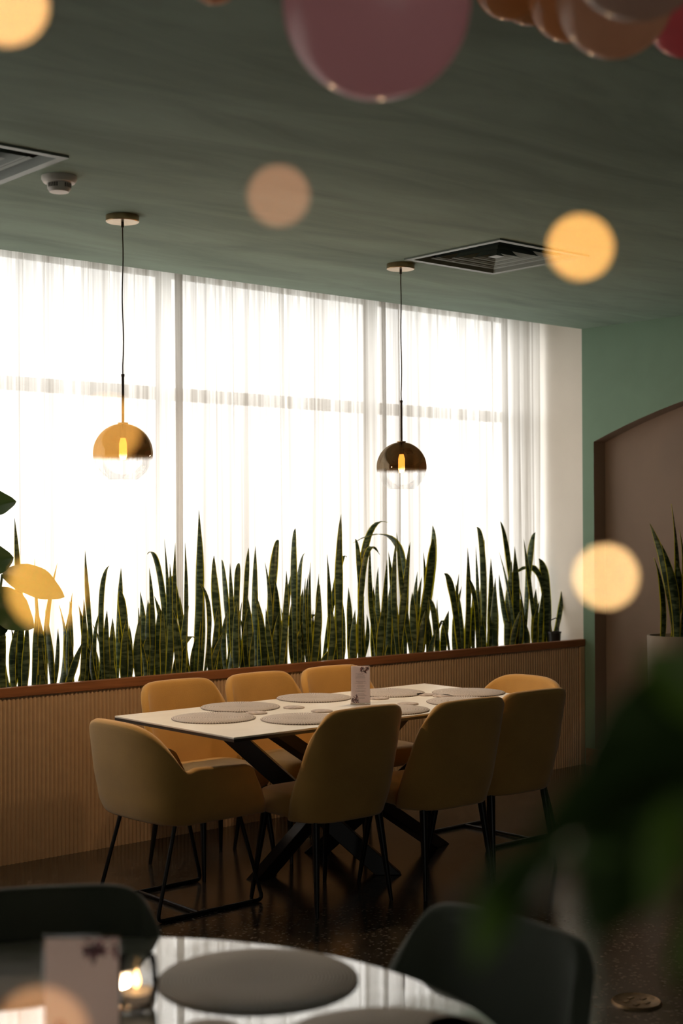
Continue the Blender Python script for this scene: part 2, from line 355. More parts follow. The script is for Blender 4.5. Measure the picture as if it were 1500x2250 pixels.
# right wall with a shallow arched alcove
YA, YB, ZB, DA = 5.995, 2.4, .11, .12
def arch(y): return 2.487 - .1086*(y-4.2)**2
b = MB(); n = 28; yy = [YB+(YA-YB)*i/n for i in range(n+1)]
b.quad((XW, YP, 0), (XW, YA, 0), (XW, YA, CZ+.2), (XW, YP, CZ+.2)); b.quad((XW, YB, 0), (XW, Y0, 0), (XW, Y0, CZ+.2), (XW, YB, CZ+.2))
b.quad((XW, YA, 0), (XW, YB, 0), (XW, YB, ZB), (XW, YA, ZB))
for i in range(n):
    b.quad((XW, yy[i+1], arch(yy[i+1])), (XW, yy[i], arch(yy[i])), (XW, yy[i], CZ+.2), (XW, yy[i+1], CZ+.2))
struct(b.build('wall_right', M['green_wall'], smooth=False), 'deep green painted wall with a taupe arched alcove', 'wall')
b = MB(); X2 = XW+DA
for i in range(n):
    b.quad((XW, yy[i+1], arch(yy[i+1])), (XW, yy[i], arch(yy[i])), (X2, yy[i], arch(yy[i])), (X2, yy[i+1], arch(yy[i+1])))
    b.quad((X2, yy[i+1], ZB), (X2, yy[i], ZB), (X2, yy[i], arch(yy[i])), (X2, yy[i+1], arch(yy[i+1])))
b.quad((XW, YA, ZB), (X2, YA, ZB), (X2, YA, arch(YA)), (XW, YA, arch(YA))); b.quad((XW, YB, ZB), (X2, YB, ZB), (X2, YB, arch(YB)), (XW, YB, arch(YB)))
b.quad((XW, YA, ZB), (XW, YB, ZB), (X2, YB, ZB), (X2, YA, ZB))
struct(b.build('wall_alcove', M['taupe'], smooth=False), 'taupe painted arched alcove in the green wall', 'alcove')
b = MB(); b.box((XW, YP, 0), (XW+.2, YG+.02, CZ+.19)); struct(b.build('wall_window_reveal', M['white_wall'], smooth=False), 'cream white side reveal of the curtained window', 'wall')
b = MB(); b.box((XW-.018, Y0, 0), (XW-.001, YP-.03, .11)); struct(b.build('baseboard_right', M['wood'], smooth=False, bevel=.003), 'brown wooden skirting below the green wall', 'baseboard')
b = MB(); b.box((X0, YG, 0), (XW, YG+.08, .55)); struct(b.build('wall_window', M['white_wall'], smooth=False))
# windows behind the curtain
mx = [7.36, 6.07, 4.50, 2.93, 1.36, -.21, -1.78]
for i in range(6):
    x1, x0 = mx[i], mx[i+1]
    b = MB(); w = .034
    b.box((x0-w, YG-.03, .55), (x0+w, YG+.03, CZ+.18)); b.box((x1-w, YG-.028, .55), (x1+w, YG+.028, CZ+.18))
    b.box((x0+w, YG-.025, .55), (x1-w, YG+.025, .62)); b.box((x0+w, YG-.025, 2.30), (x1-w, YG+.025, 2.37)); b.box((x0+w, YG-.025, CZ+.1), (x1-w, YG+.025, CZ+.18))
    o = struct(b.build('window_%d' % (i+1), M['frame'], smooth=False))
    g = MB(); g.quad((x0+w, YG, .62), (x1-w, YG, .62), (x1-w, YG, 2.30), (x0+w, YG, 2.30)); g.quad((x0+w, YG, 2.37), (x1-w, YG, 2.37), (x1-w, YG, CZ+.1), (x0+w, YG, CZ+.1))
    g.build('pane', M['glass'], o, smooth=False)
b = MB(); b.box((X0, YG-.03, .55), (-1.83, YG+.03, CZ+.19)); b.box((7.406, YG-.03, .55), (XW, YG+.03, CZ+.19)); struct(b.build('trim_1', M['white_wall'], smooth=False))

# planter (bench-height divider along the window)
pl = thing('planter_box', 'long cream fluted planter with brown wooden rim under the window', 'planter', (0, YP, 0))
b = MB(); pts = []
x = X0+.01; k = 0; pitch = .0225
fl = []
while x < XW-.06:
    for q in range(5): fl.append((x+pitch*q/5, -.0+(-.008*math.sin(math.pi*q/5)**.8 if q else 0)))
    x += pitch
fl.append((XW-.05, 0))
b.rings([[(x, y, .0) for x, y in fl], [(x, y, .785) for x, y in fl]], False, False, False); b.build('fluted_panel', M['flute'], pl, angle=60)
b = MB(); b.box((X0+.01, .27, 0), (XW-.01, .285, .74)); b.build('back_panel', M['flute'], pl, smooth=False)
b = MB(); b.box((X0+.01, -.018, .785), (XW-.002, .022, .83)); b.build('rim', M['wood'], pl, smooth=False, bevel=.003)
b = MB(); b.box((XW-.05, -.014, 0), (XW-.004, .02, .785)); b.build('end_post', M['flute'], pl, smooth=False, bevel=.003)
b = MB(); random.seed(3); b.grid(lambda u, v: (X0+.02+(XW-X0-.04)*u, .003+.264*v, .72+random.uniform(-.008, .008)), 300, 8); b.build('soil', M['soil'], pl)

# curtains
def curtain(x0, x1, label, seed, first=None):
    rnd = random.Random(seed); ph = [rnd.uniform(0, 6.28) for _ in range(6)]; f0 = rnd.uniform(38, 46)
    def fn(u, v):
        x = x0+(x1-x0)*u; z = .56+(CZ+.16-.56)*v
        s = x*f0+1.6*math.sin(x*5+ph[0])+.5*math.sin(z*1.1+ph[1]+x*2)
        a = .018+.010*math.sin(x*7+ph[2])
        y = a*math.sin(s)+.006*math.sin(2.3*s+ph[3]+z*.6)+.008*math.sin(x*3+ph[4])
        return (x-(x0+x1)/2+.008*math.sin(s*1.0+ph[5]), y, z)
    b = MB(); b.grid(fn, int((x1-x0)*330), 14)
    o = b.build('sheer_curtain', M['curtain'], loc=((x0+x1)/2, YC+.035, 0), angle=180); o.modifiers.clear()
    return tag(o, label, 'curtain', 'sheer curtains along the window')
curtain(-1.8, -.21, 'sheer white curtain beyond the left frame edge, farthest along the window', 11)
curtain(-.23, 1.36, 'sheer white curtain left of the frame, seen mirrored in the round table', 12)
curtain(1.34, 2.92, 'sheer white curtain panel at the very left edge behind the broad-leaved plant', 13)
curtain(2.89, 4.44, 'sheer white curtain panel behind the left pendant lamp', 14)
curtain(4.40, 5.96, 'sheer white curtain panel between the two pendant lamps', 15)
curtain(5.92, 7.385, 'sheer white curtain panel right of the right pendant, ending at the green wall', 16)

# ceiling vents
def vent(x, y, label):
    t = thing('ceiling_vent', label, 'air vent', (x+VS/2, y+VS/2, CZ), 0, 'square ceiling air diffusers')
    h = VS/2
    def sq(a, z): return [(-a, -a, z), (a, -a, z), (a, a, z), (-a, a, z)]
    b = MB(); b.rings([sq(h+.012, 0), sq(h+.012, -.008), sq(h-.02, -.008), sq(h-.035, .02)], False, False); b.build('frame', M['vent'], t, smooth=False)
    b = MB(); b.rings([sq(h-.001, .0), sq(h-.001, .15)], False, True); b.build('duct_box', M['dark_in'], t, smooth=False)
    for a in (.225, .155, .085):
        b = MB(); b.rings([sq(a, -.004), sq(a-.012, .0), sq(a-.045, .045), sq(a-.05, .045), sq(a-.02, .004), sq(a-.004, .0)], False, False); b.build('louvre_ring', M['vent'], t, smooth=False)
    b = MB(); b.rings([sq(.03, 0), sq(.012, .02)], True, True); b.build('centre_plate', M['vent'], t, smooth=False)
    b = MB()
    for sx, sy in ((1, 1), (1, -1), (-1, 1), (-1, -1)): b.tube([(sx*.02, sy*.02, .03), (sx*(h-.03), sy*(h-.03), .05)], .006, 6)
    b.build('bracket', M['vent'], t)
vent(*VENTS[0], 'square green ceiling air vent beside the right pendant lamp canopy')
vent(*VENTS[1], 'square green ceiling air vent cut by the left picture edge, above the smoke detector')

# smoke detector
p = at_z(130, 400, CZ-.02)
t = thing('smoke_detector', 'round white smoke detector on the ceiling left of the left pendant', 'smoke detector', (p.x, p.y, CZ))
b = MB(); b.lathe([(.066, 0), (.066, -.012), (.058, -.024), (.046, -.026)], 40, cap0=True); b.build('base', M['white_plastic'], t)
b = MB(); b.lathe([(.046, -.024), (.044, -.045), (.036, -.058), (.0, -.060)], 40); b.build('sensor_cap', M['white_plastic'], t)
b = MB()
for k in range(36):
    a = 2*math.pi*k/36
    if k % 9 < 6:
        c, s = math.cos(a), math.sin(a); e = .0022
        if k % 9 == 0 and b.v: b.build('vent_slots', M['dark_in'], t, smooth=False); b = MB()
        b.quad((c*.0463-s*e, s*.0463+c*e, -.029), (c*.0463+s*e, s*.0463-c*e, -.029), (c*.0450+s*e, s*.0450-c*e, -.044), (c*.0450-s*e, s*.0450+c*e, -.044))
b.build('vent_slots', M['dark_in'], t, smooth=False)

# pendants
def pendant(x, y, zc, label):
    t = thing('pendant_lamp', label, 'pendant lamp', (x, y, CZ), 0, 'half mirrored globe pendant lamps')
    b = MB(); b.lathe([(.069, 0), (.070, -.003), (.070, -.024), (.067, -.027), (.0, -.027)], 56, cap0=True); b.build('canopy', M['brass'], t, angle=30)
    b = MB(); b.lathe([(.006, -.026), (.006, -.05), (.0, -.051)], 16); b.build('cord_grip', M['bronze'], t)
    g = zc-CZ; top = g+.125
    b = MB(); pts = [(.004*math.sin(k*.7), .003*math.sin(k*.5+1), -.05+(top+.20+.05)*k/14) for k in range(15)]; pts[-1] = (0, 0, top+.20); pts[0] = (0, 0, -.045)
    b.tube(pts, .0028, 8); b.build('cord', M['bronze'], t)
    b = MB(); b.tube([(0, 0, top+.205), (0, 0, top-.005)], .0055, 14); b.tube([(0, 0, top+.208), (0, 0, top+.198)], .0072, 14); b.build('rod', M['bronze'], t)
    b = MB(); b.lathe([(.0, top+.004), (.022, top+.004), (.022, top-.001), (.0, top-.002)], 32); b.build('cap_disc', M['brass'], t, angle=30)
    b = MB(); n = 40; r = .125; prof = []
    for k in range(n+1):
        a = math.pi*k/n
        if a < .07: continue
        rr, z = r*math.sin(a), r*math.cos(a)
        if z < -.108: break
        prof.append((rr, z))
    prof += [(prof[-1][0]-.003, -.109), (prof[-1][0]-.006, -.106)]
    b.lathe(prof, 64); b.build('glass_globe', M['globe'], t, loc=(0, 0, g))
    b = MB(); b.lathe([(.0, .12), (.013, .12), (.013, .065), (.0, .065)], 24); b.build('socket', M['bronze'], t, loc=(0, 0, g))
    pl_ = bpy.data.lights.new('bulb_light', 'POINT'); pl_.energy = 25; pl_.color = (1, .66, .36); pl_.shadow_soft_size = .02
    plo = bpy.data.objects.new('bulb_light', pl_); COL.objects.link(plo); plo.parent = t; plo.location = (0, 0, g-.055)
    b = MB(); b.lathe([(.010, .064), (.013, .055), (.0165, .04), (.0165, -.01), (.011, -.026), (.0, -.03)], 24); o = b.build('bulb', M['bulb'], t, loc=(0, 0, g))
p = at_z(269, 481, CZ-.013); pendant(p.x, p.y, 1.893, 'globe pendant lamp with bronze half-mirrored glass, left of the two')
p = at_z(880, 586, CZ-.013); pendant(p.x, p.y, 1.878, 'globe pendant lamp with bronze half-mirrored glass, right one beside the ceiling vent')

# ------------------------------------------------------------------ dining table
TX0, TX1, TY0, TY1, TZ = 3.37, 5.28, 4.53, 5.41, .75
t = thing('dining_table', 'rectangular off-white dining table on black crossed legs', 'table', (4.325, 4.97, 0))
lx, ly = (TX1-TX0)/2, (TY1-TY0)/2
b = MB(); b.box((-lx, -ly, TZ-.008), (lx, ly, TZ)); b.build('tabletop', M['ceramic'], t, smooth=False, bevel=.002)
b = MB(); b.box((-lx+.001, -ly+.001, TZ-.02), (lx-.001, ly-.001, TZ-.008)); b.build('underside_board', M['edge'], t, smooth=False)
def beam(p0, p1, a=.06, w=.032):
    p0, p1 = Vector(p0), Vector(p1); d = Vector((p1.x-p0.x, p1.y-p0.y, 0)).normalized(); q = Vector((-d.y, d.x, 0)); b = MB()
    b.rings([[p+d*a+q*w, p-d*a+q*w, p-d*a-q*w, p+d*a-q*w] for p in (p1, p0)], True, True); return b
O = Vector((4.325, 4.97, 0))
for top, foot in (((3.70, 4.66), (5.0, 5.03)), ((5.08, 5.25), (3.93, 5.09)), ((4.95, 4.68), (4.46, 5.32)), ((3.80, 5.27), (4.42, 4.77))):
    beam(Vector((*top, TZ-.035))-O, Vector((*foot, 0))-O).build('leg', M['black'], t, smooth=False, bevel=.003)
b = MB(); b.box((-.8, -.33, TZ-.036), (.8, -.25, TZ-.02)); b.box((-.8, .25, TZ-.036), (.8, .33, TZ-.02)); b.build('top_rail', M['black'], t, smooth=False)

def disc(name, r, h, mat, loc, label, cat, group, rz=0):
    b = MB(); b.lathe([(0, 0), (r-.002, 0), (r, h*.5), (r-.002, h), (r*.5, h), (0, h)], 64)
    o = b.build(name, mat, loc=loc, angle=60); o.rotation_euler = (0, 0, rz); return tag(o, label, cat, group)
MATS = [((469, 1577), 'woven round placemat at the left end of the rectangular table, before the end armchair'),
 ((528, 1553), 'woven round placemat before the left chair against the planter'),
 ((665, 1579), 'woven round placemat on the near table edge, left of the near left chair back'),
 ((690, 1533), 'woven round placemat before the middle chair against the planter, left of the menu'),
 ((853, 1522), 'woven round placemat right behind the menu card, far edge of the rectangular table'),
 ((855, 1559), 'woven round placemat between the near left and near middle chair backs'),
 ((1029, 1521), 'woven round placemat at the right end of the rectangular table, before the far armchair'),
 ((1021, 1541), 'woven round placemat on the near table edge, half hidden by the near middle chair back')]
for (px, l) in MATS:
    p = at_z(*px, TZ+.003); disc('placemat', .183, .005, M['mat'], (p.x, p.y, TZ), l, 'placemat', 'placemats on the rectangular table')
COAS = [((563, 1566), 'round coaster overlapping the gap between the two left placemats'), ((645, 1554), 'round coaster between the middle far placemat and the near left placemat'),
 ((707, 1562), 'round coaster just left of the near left chair back, above the near placemat'), ((832, 1534), 'round coaster right beside the foot of the menu card'),
 ((896, 1546), 'round coaster alone in the table centre, right of the menu'), ((936, 1526), 'round coaster touching the right-end placemat, farther of two'),
 ((972, 1529), 'round coaster touching the right-end placemat, nearer of two'), ((1110, 1546), 'round coaster at the right corner, peeking past the near middle chair back')]
for (px, l) in COAS:
    p = at_z(*px, TZ+.003); disc('coaster', .05, .005, M['coaster'], (p.x, p.y, TZ), l, 'coaster', 'coasters on the rectangular table', random.random())

# menu card stands
def menu(loc, rz, w, h, label, seed, textlines=True):
    t = thing('menu_stand', label, 'menu', loc, rz); rnd = random.Random(seed)
    b = MB(); b.box((-w/2-.003, -.028, 0), (w/2+.003, .028, .003)); b.box((-w/2-.003, -.0045, .003), (w/2+.003, -.0025, h+.004)); b.box((-w/2-.003, .0025, .003), (w/2+.003, .0045, h+.004)); b.build('acrylic_holder', M['acrylic'], t, smooth=False)
    b = MB(); b.box((-w/2, -.001, .005), (w/2, .001, h)); c = b.build('card', M['paper'], t, smooth=False)
    b = MB(); z = h*.80
    while z > h*.14 and textlines:
        ww = w*rnd.choice([.14, .2, .26, .3])*(1.0 if z > .3*h else 1.1); xo = rnd.uniform(-.02, .02)*w
        x = -ww
        while x < ww:
            q = rnd.uniform(.0025, .006)*w/.09; b.quad((xo+x, -.0012, z), (xo+min(x+q, ww), -.0012, z), (xo+min(x+q, ww), -.0012, z+.0011), (xo+x, -.0012, z+.0011)); x += q+.0012
        z -= rnd.choice([.0038, .0038, .0075])*h/.18
    if textlines: b.build('printed_lines', M['ink'], c, smooth=False)
    def leafy(cx, cz, n, sx, sz):
        b = MB()
        for k in range(n):
            a = rnd.uniform(0, 6.28); x = cx+sx*rnd.uniform(-1, 1)*w; z2 = cz+sz*rnd.uniform(-1, 1)*w; L = rnd.uniform(.05, .13)*w; W2 = L*.22
            d = (math.cos(a), math.sin(a)); q = (-d[1], d[0])
            P = [(x-d[0]*L, z2-d[1]*L), (x-q[0]*W2, z2-q[1]*W2), (x+d[0]*L, z2+d[1]*L), (x+q[0]*W2, z2+q[1]*W2)]
            P = [(max(-w/2, min(w/2, a_)), max(.006, min(h-.001, b_))) for a_, b_ in P]
            b.poly([(a_, -.0013, b_) for a_, b_ in P], 1 if rnd.random() < .25 else 0)
        b.build('floral_print', [M['floral'], M['floral_pink']], c, smooth=False)
    leafy(w*.24, h*.93, 26, .22, .12); leafy(w*.18, h*.86, 8, .10, .10)
    leafy(-w*.28, h*.08, 22, .18, .12); leafy(-w*.26, h*.18, 8, .10, .12)
    return t
p = at_z(792, 1547, TZ); menu((p.x, p.y, TZ), YAW-math.pi/2-.05, .088, .178, 'white floral menu card in a clear stand at the centre of the rectangular table', 5)

# ------------------------------------------------------------------ chairs
def srect(hx, hy, z, n=40, e=4.5, cx=0, cy=0):
    out = []
    for j in range(n):
        a = 2*math.pi*j/n; c, s = math.cos(a), math.sin(a)
        out.append((cx+hx*math.copysign(abs(c)**(2/e), c), cy+hy*math.copysign(abs(s)**(2/e), s), z))
    return out
def cushion(hx, y0, y1, z0, z1, e=5, dome=.012):
    b = MB(); cy_, hy = (y0+y1)/2, (y1-y0)/2; r = (z1-z0)*.38; rings = []
    for k in range(5):
        a = math.pi/2*k/4; rings.append(srect(hx-r*(1-math.sin(a)), hy-r*(1-math.sin(a)), z0+r*(1-math.cos(a)), e=e, cy=cy_))
    for k in range(5):
        a = math.pi/2*k/4; rings.append(srect(hx-r*(1-math.cos(a)), hy-r*(1-math.cos(a)), z1-r+r*math.sin(a), e=e, cy=cy_))
    for s, z in ((.8, .5), (.5, .85), (.15, 1)): rings.append(srect((hx-r)*s, (hy-r)*s, z1+dome*z, e=e, cy=cy_))
    b.rings(rings); return b
def lerp(tab, s):
    for (a, x), (c, y) in zip(tab, tab[1:]):
        if s <= c: q = (s-a)/(c-a); q = q*q*(3-2*q); return x+(y-x)*q
    return tab[-1][1]
def side_chair(label, loc, rz, mat=M['mustard'], group='mustard side chairs at the rectangular table'):
    t = thing('dining_chair', label, 'chair', loc, rz, group)
    def fn(u, v):
        a = 2*u-1; s = v; m = abs(a)
        zt = .852-.008*m*m-.085*m**9
        hw = lerp([(0, .205), (.25, .226), (.6, .222), (1, .208)], s)
        yb = -.20-.012*min(1, s/.15)-.075*max(0, s-.1)/.9
        dep = .155-.105*min(1, s*(zt-.375)/.46)
        x = hw*math.copysign(1-(1-m)**1.35 if m < 1 else 1, a)
        return (x, yb+dep*m**3.6, .375+s*(zt-.375))
    b = MB(); b.grid(fn, 20, 14); b.build('backrest', mat, t, solid=-.038, subsurf=1)
    cushion(.215, -.185, .225, .37, .475).build('seat', mat, t, subsurf=1)
    for sx in (-1, 1):
        for sy in (-1, 1):
            b = MB(); b.tube([(sx*.170, sy*.165-.005, .39), (sx*.174, sy*.170-.005, .36), (sx*.205, sy*.218, 0)], [.018, .0175, .0085], 16); b.build('leg', M['black'], t)
    return t
SC = [('mustard chair on the near table side, left of three, back turned to the camera', (3.905, 4.635), 0),
 ('mustard chair on the near table side, middle of three, back turned to the camera', (4.42, 4.525), -1.5),
 ('mustard chair on the near table side, right of three, back turned to the camera', (4.875, 4.56), -1),
 ('mustard chair against the planter, left of three, half hidden by the near armchair', (3.915, 5.43), 180),
 ('mustard chair against the planter, middle of three, behind the left part of the table', (4.41, 5.43), 181),
 ('mustard chair against the planter, right of three, beside the menu card', (4.89, 5.43), 179)]
c0 = None
for l, (x, y), a in SC:
    if c0 is None: c0 = side_chair(l, (x, y, 0), R(a))
    else:
        o = copy_tree(c0); o.location = (x, y, 0); o.rotation_euler = (0, 0, R(a)); o['label'] = l

def armchair(name, label, loc, rz, mat, h=.80, group=None, HW=.270, RY=-.27):
    # faces local +Y
    t = thing(name, label, 'chair', loc, rz, group)
    TS = .42
    def plan(a):
        m = abs(a); sg = 1 if a >= 0 else -1
        if m >= TS:
            q = (m-TS)/(1-TS); return (sg*(HW-.012*q*q), -.15+.315*q)
        th = m/TS*math.pi/2; e = 2.6
        return (sg*HW*math.sin(th)**(2/e) if m > 0 else 0, -.15-(abs(RY)-.15)*max(0, math.cos(th))**(2/e))
    def top(a):
        m = abs(a)
        if m <= .40: return h-(h-.60)*max(0, (m/.40))**2.7
        q = (m-.40)/.60
        return .600+.020*min(1, q/.12)-.020*q-.02*max(0, q-.92)/.08
    def fn(u, v):
        a = 2*u-1; x, y = plan(a); zt = top(a); z = .395+(zt-.395)*v
        m = abs(a); k = lerp([(0, .86), (.2, .955), (.5, .99), (1, 1.0)], v)
        rec = -.04*max(0, 1-(m/.5)**2)*max(0, (z-.5)/.3)
        return (x*k, y*(k if y < 0 else 1)+rec+(.10*(1-v)*max(0, (m-.46)/.54)**1.3), z)
    b = MB(); b.grid(fn, 60, 12); b.build('backrest', mat, t, solid=-.042, subsurf=1)
    cushion(.245, -.235, .255, .368, .475, e=3.6, dome=.02).build('seat', mat, t, subsurf=1)
    r = .0085
    for sx in (-1, 1):
        b = MB(); b.tube(rpath([(sx*.20, -.16, .385), (sx*.225, -.265, r), (sx*.225, .265, r), (sx*.20, .16, .385)], .03), r, 12); b.build('sled_frame', M['black'], t)
    b = MB(); b.tube([(-.225, -.06, r), (.225, -.06, r)], r*.9, 10); b.build('cross_bar', M['black'], t)
    return t
armchair('armchair', 'mustard armchair at the left end of the table on a black sled frame', (3.435, 5.0, 0), R(-90), M['mustard'], group='mustard armchairs at the table ends')
armchair('armchair', 'mustard armchair at the far right end of the table', (5.355, 5.02, 0), R(90), M['mustard'], group='mustard armchairs at the table ends')

# ------------------------------------------------------------------ round table in front
RC = (1.10, 1.93); RR = .72
t = thing('round_table', 'round glossy white marble table in the foreground', 'table', (*RC, 0))
b = MB(); b.lathe([(0, TZ-.022), (RR-.012, TZ-.022), (RR, TZ-.010), (RR, TZ-.004), (RR-.004, TZ), (RR*.5, TZ), (0, TZ)], 128); b.build('tabletop', M['marble'], t, angle=30)
b = MB(); b.lathe([(.05, TZ-.022), (.045, .08), (.06, .05)], 32); b.build('pedestal', M['black'], t)
b = MB(); b.lathe([(0, .0), (.26, 0), (.26, .012), (.06, .03), (.05, .05)], 64); b.build('base', M['black'], t, angle=30)
GG = 'dark green chairs at the round table'
g1 = side_chair('dark green chair behind the round table, at the left edge', (1.305, 2.345, 0), math.atan2(.49, -.87), M['green_fab'], GG)
g2 = copy_tree(g1); g2.location = (1.70, 1.815, 0); g2.rotation_euler = (0, 0, R(91)); g2['label'] = 'dark green chair right of the round table, behind the blurred leaves'
for px, l in (((567, 2150), 'grey woven placemat on the round table, behind the right of the tall card'), ((20, 2140), 'grey woven placemat at the left frame edge of the round table'), ((850, 2300), 'grey woven placemat cut by the bottom edge, right of the round table centre')):
    p = at_z(*px, TZ+.003); disc('placemat', .185, .005, M['mat2'], (p.x, p.y, TZ), l, 'placemat', 'placemats on the round table')
for px, l in (((460, 2262), 'small coaster cut by the bottom edge between the placemats of the round table'), ((1003, 2256), 'small coaster at the lower right rim of the round table')):
    p = at_z(*px, TZ+.003); disc('coaster', .05, .005, M['coaster'], (p.x, p.y, TZ), l, 'coaster', 'coasters on the round table')
p = at_d(181, 2260, 2.26); menu((p.x, p.y, TZ), YAW-math.pi/2+.02, .117, .178, 'blurred menu card in a clear stand on the round table', 8, False)
p = at_z(300, 2212, TZ)
t = thing('candle_glass', 'small clear glass tealight holder with a burning candle, right of the blurred card', 'candle', (p.x, p.y, TZ))
b = MB(); b.lathe([(0, 0), (.026, 0), (.034, .012), (.038, .045), (.034, .085), (.032, .087), (.036, .045), (.031, .014), (0, .006)], 40); b.build('glass', M['glass'], t)
b = MB(); b.lathe([(0, .010), (.029, .012), (.030, .028), (0, .028)], 32); b.build('wax', M['wax'], t)
b = MB(); b.lathe([(0, .032), (.006, .040), (.0065, .046), (.003, .058), (0, .066)], 16, c=(0, 0, 0)); b.build('flame', M['flame'], t)

# floor disc
p = at_z(1398, 2203, 0)
t = thing('floor_cap', 'round bronze cap set in the floor at the lower right', 'floor cap', (p.x, p.y, 0))
b = MB(); b.lathe([(0, .004), (.07, .004), (.078, .008), (.083, .003), (.084, 0)], 48); b.build('lid', M['bronze_disc'], t)
b = MB()
for k in range(5):
    a = k*1.256; b.box((.035*math.cos(a)-.012, .035*math.sin(a)-.006, .003), (.035*math.cos(a)+.012, .035*math.sin(a)+.006, .0065))
b.build('relief', M['bronze_disc'], t, smooth=False)

# ------------------------------------------------------------------ snake plants
rnd = random.Random(21)
TIPS = [ # tip px, tip py, base px, width px, optional bend control (px,py)
(32,1138,45,15),(187,1208,213,9,(195,1350)),(76,1227,110,9),(126,1237,105,10),(159,1302,150,11),(184,1315,175,12),(240,1243,230,11,(222,1330)),(266,1248,255,12,(262,1360)),(361,1183,365,7),(385,1193,395,10),(406,1187,400,8),
(323,1218,375,12,(352,1270)),(373,1239,365,14),(437,1120,428,17),(470,1220,497,15,(475,1330)),(487,1230,510,12,(495,1300)),(308,1300,295,15),(263,1297,290,16,(272,1360)),(328,1247,330,11),(339,1310,362,17),(327,1323,327,18),(372,1290,420,12,(385,1300)),
(437,1280,443,10,(460,1360)),(432,1403,372,11,(400,1420)),(323,1400,295,16,(318,1440)),(490,1387,452,12),(463,1378,468,12),(25,1382,15,14),(182,1410,140,14),(198,1405,165,14,(195,1430)),(210,1420,195,12),(100,1340,118,17),(60,1360,50,14),(130,1330,125,18),(85,1350,90,16),(150,1350,165,15),(192,1370,210,12),
(505,1237,515,11),(526,1238,518,12,(520,1300)),(546,1203,530,10,(540,1300)),(561,1200,562,14),(582,1235,580,10),(612,1187,585,15,(600,1260)),(629,1253,612,12),(604,1272,600,18),(649,1161,650,14,(645,1250)),(670,1215,655,14,(655,1290)),(682,1235,688,9),(671,1269,680,9),
(647,1236,630,12),(718,1218,722,11),(749,1130,748,15,(744,1280)),(762,1226,706,10,(740,1270)),(775,1193,865,17,(880,1215)),(780,1184,800,10,(790,1260)),(852,1148,795,13,(800,1215)),(813,1200,835,11),(835,1221,790,11,(800,1240)),(853,1211,878,12),(870,1185,880,12),(871,1170,910,11),
(899,1194,870,13),(702,1284,685,15),(666,1291,670,14),(864,1257,855,16),(850,1230,838,15),(831,1245,850,12),(700,1352,640,12,(665,1380)),(742,1413,700,11),(950,1155,918,17,(948,1250)),(949,1183,912,22,(945,1260)),(929,1209,925,9),(917,1255,915,12),(901,1191,890,10),
(975,1260,1012,15,(995,1310)),(1027,1203,1022,12),(1008,1261,1015,10),(1046,1158,1062,12,(1060,1230)),(1064,1185,1063,15),(1078,1227,1075,13),(1088,1270,1088,18),(1045,1200,1055,9),(1024,1264,1048,10,(1045,1330)),(1098,1144,1135,12,(1118,1240)),(1130,1201,1132,18),
(1176,1170,1150,13,(1162,1240)),(1150,1183,1185,9),(1183,1227,1205,19,(1200,1290)),(1096,1212,1130,8),(1117,1273,1195,12,(1185,1265)),(1235,1278,1203,12),(986,1341,975,16),(940,1311,962,12,(955,1360)),(1096,1260,1135,11),(1000,1281,1015,12),(1096,1299,1120,13),(1141,1290,1140,13),(1177,1293,1175,14),
(1185,1320,1178,12),(1120,1330,1135,15),(1060,1350,1068,13),(1030,1340,1030,13),(905,1300,905,16),(880,1290,885,15),(860,1320,868,16),(820,1290,822,16),(800,1310,805,15),(780,1340,778,16),(765,1290,770,13),(740,1290,735,17),(720,1310,715,15),(700,1260,705,10),(640,1300,645,16),(625,1330,628,15),
(560,1300,565,17),(540,1300,535,15),(590,1320,595,17),(520,1320,520,15),(500,1340,505,13),(480,1350,485,13),(415,1330,420,14),(395,1310,398,15),(350,1330,350,15),(380,1340,385,15),(310,1350,312,15),(280,1350,275,15),(250,1370,262,14),(235,1340,240,13),(960,1400,990,9,(975,1370)),(1150,1360,1155,13),(1205,1340,1212,11),(1195,1360,1190,12)]
for k in range(46):   # low young leaves between the tall ones
    bx = rnd.uniform(5, 1215) ; TIPS.append((bx+rnd.uniform(-30, 30), 1500-.078*bx-rnd.uniform(45, 120), bx, rnd.uniform(9, 15)))
for k in range(34):
    bx = 8+k*35.5+rnd.uniform(-8, 8); TIPS.append((bx+rnd.uniform(-16, 16), 1500-.078*bx-rnd.uniform(100, 190), bx, rnd.uniform(10, 15)))
def rimy(x): return 1508-.078*x
leaves = []
for L_ in TIPS:
    tx, ty, bx, w = L_[:4]; yb = rnd.uniform(YP+.07, YP+.20); yt = min(max(yb+rnd.uniform(-.04, .04), YP+.05), YP+.225)
    T = at_y(tx, ty, yt); B = at_y(bx, rimy(bx)+20, yb); B.z = .715
    if len(L_) > 4: C = at_y(*L_[4], (yb+yt)/2)
    else: C = (T+B)/2+Vector((rnd.uniform(-.042, .042), rnd.uniform(-.012, .012), 0))
    wid = w/3125*(T-CP).dot(fw)*1.22
    leaves.append((B, C, T, wid))
leaves.sort(key=lambda l: l[0].x)
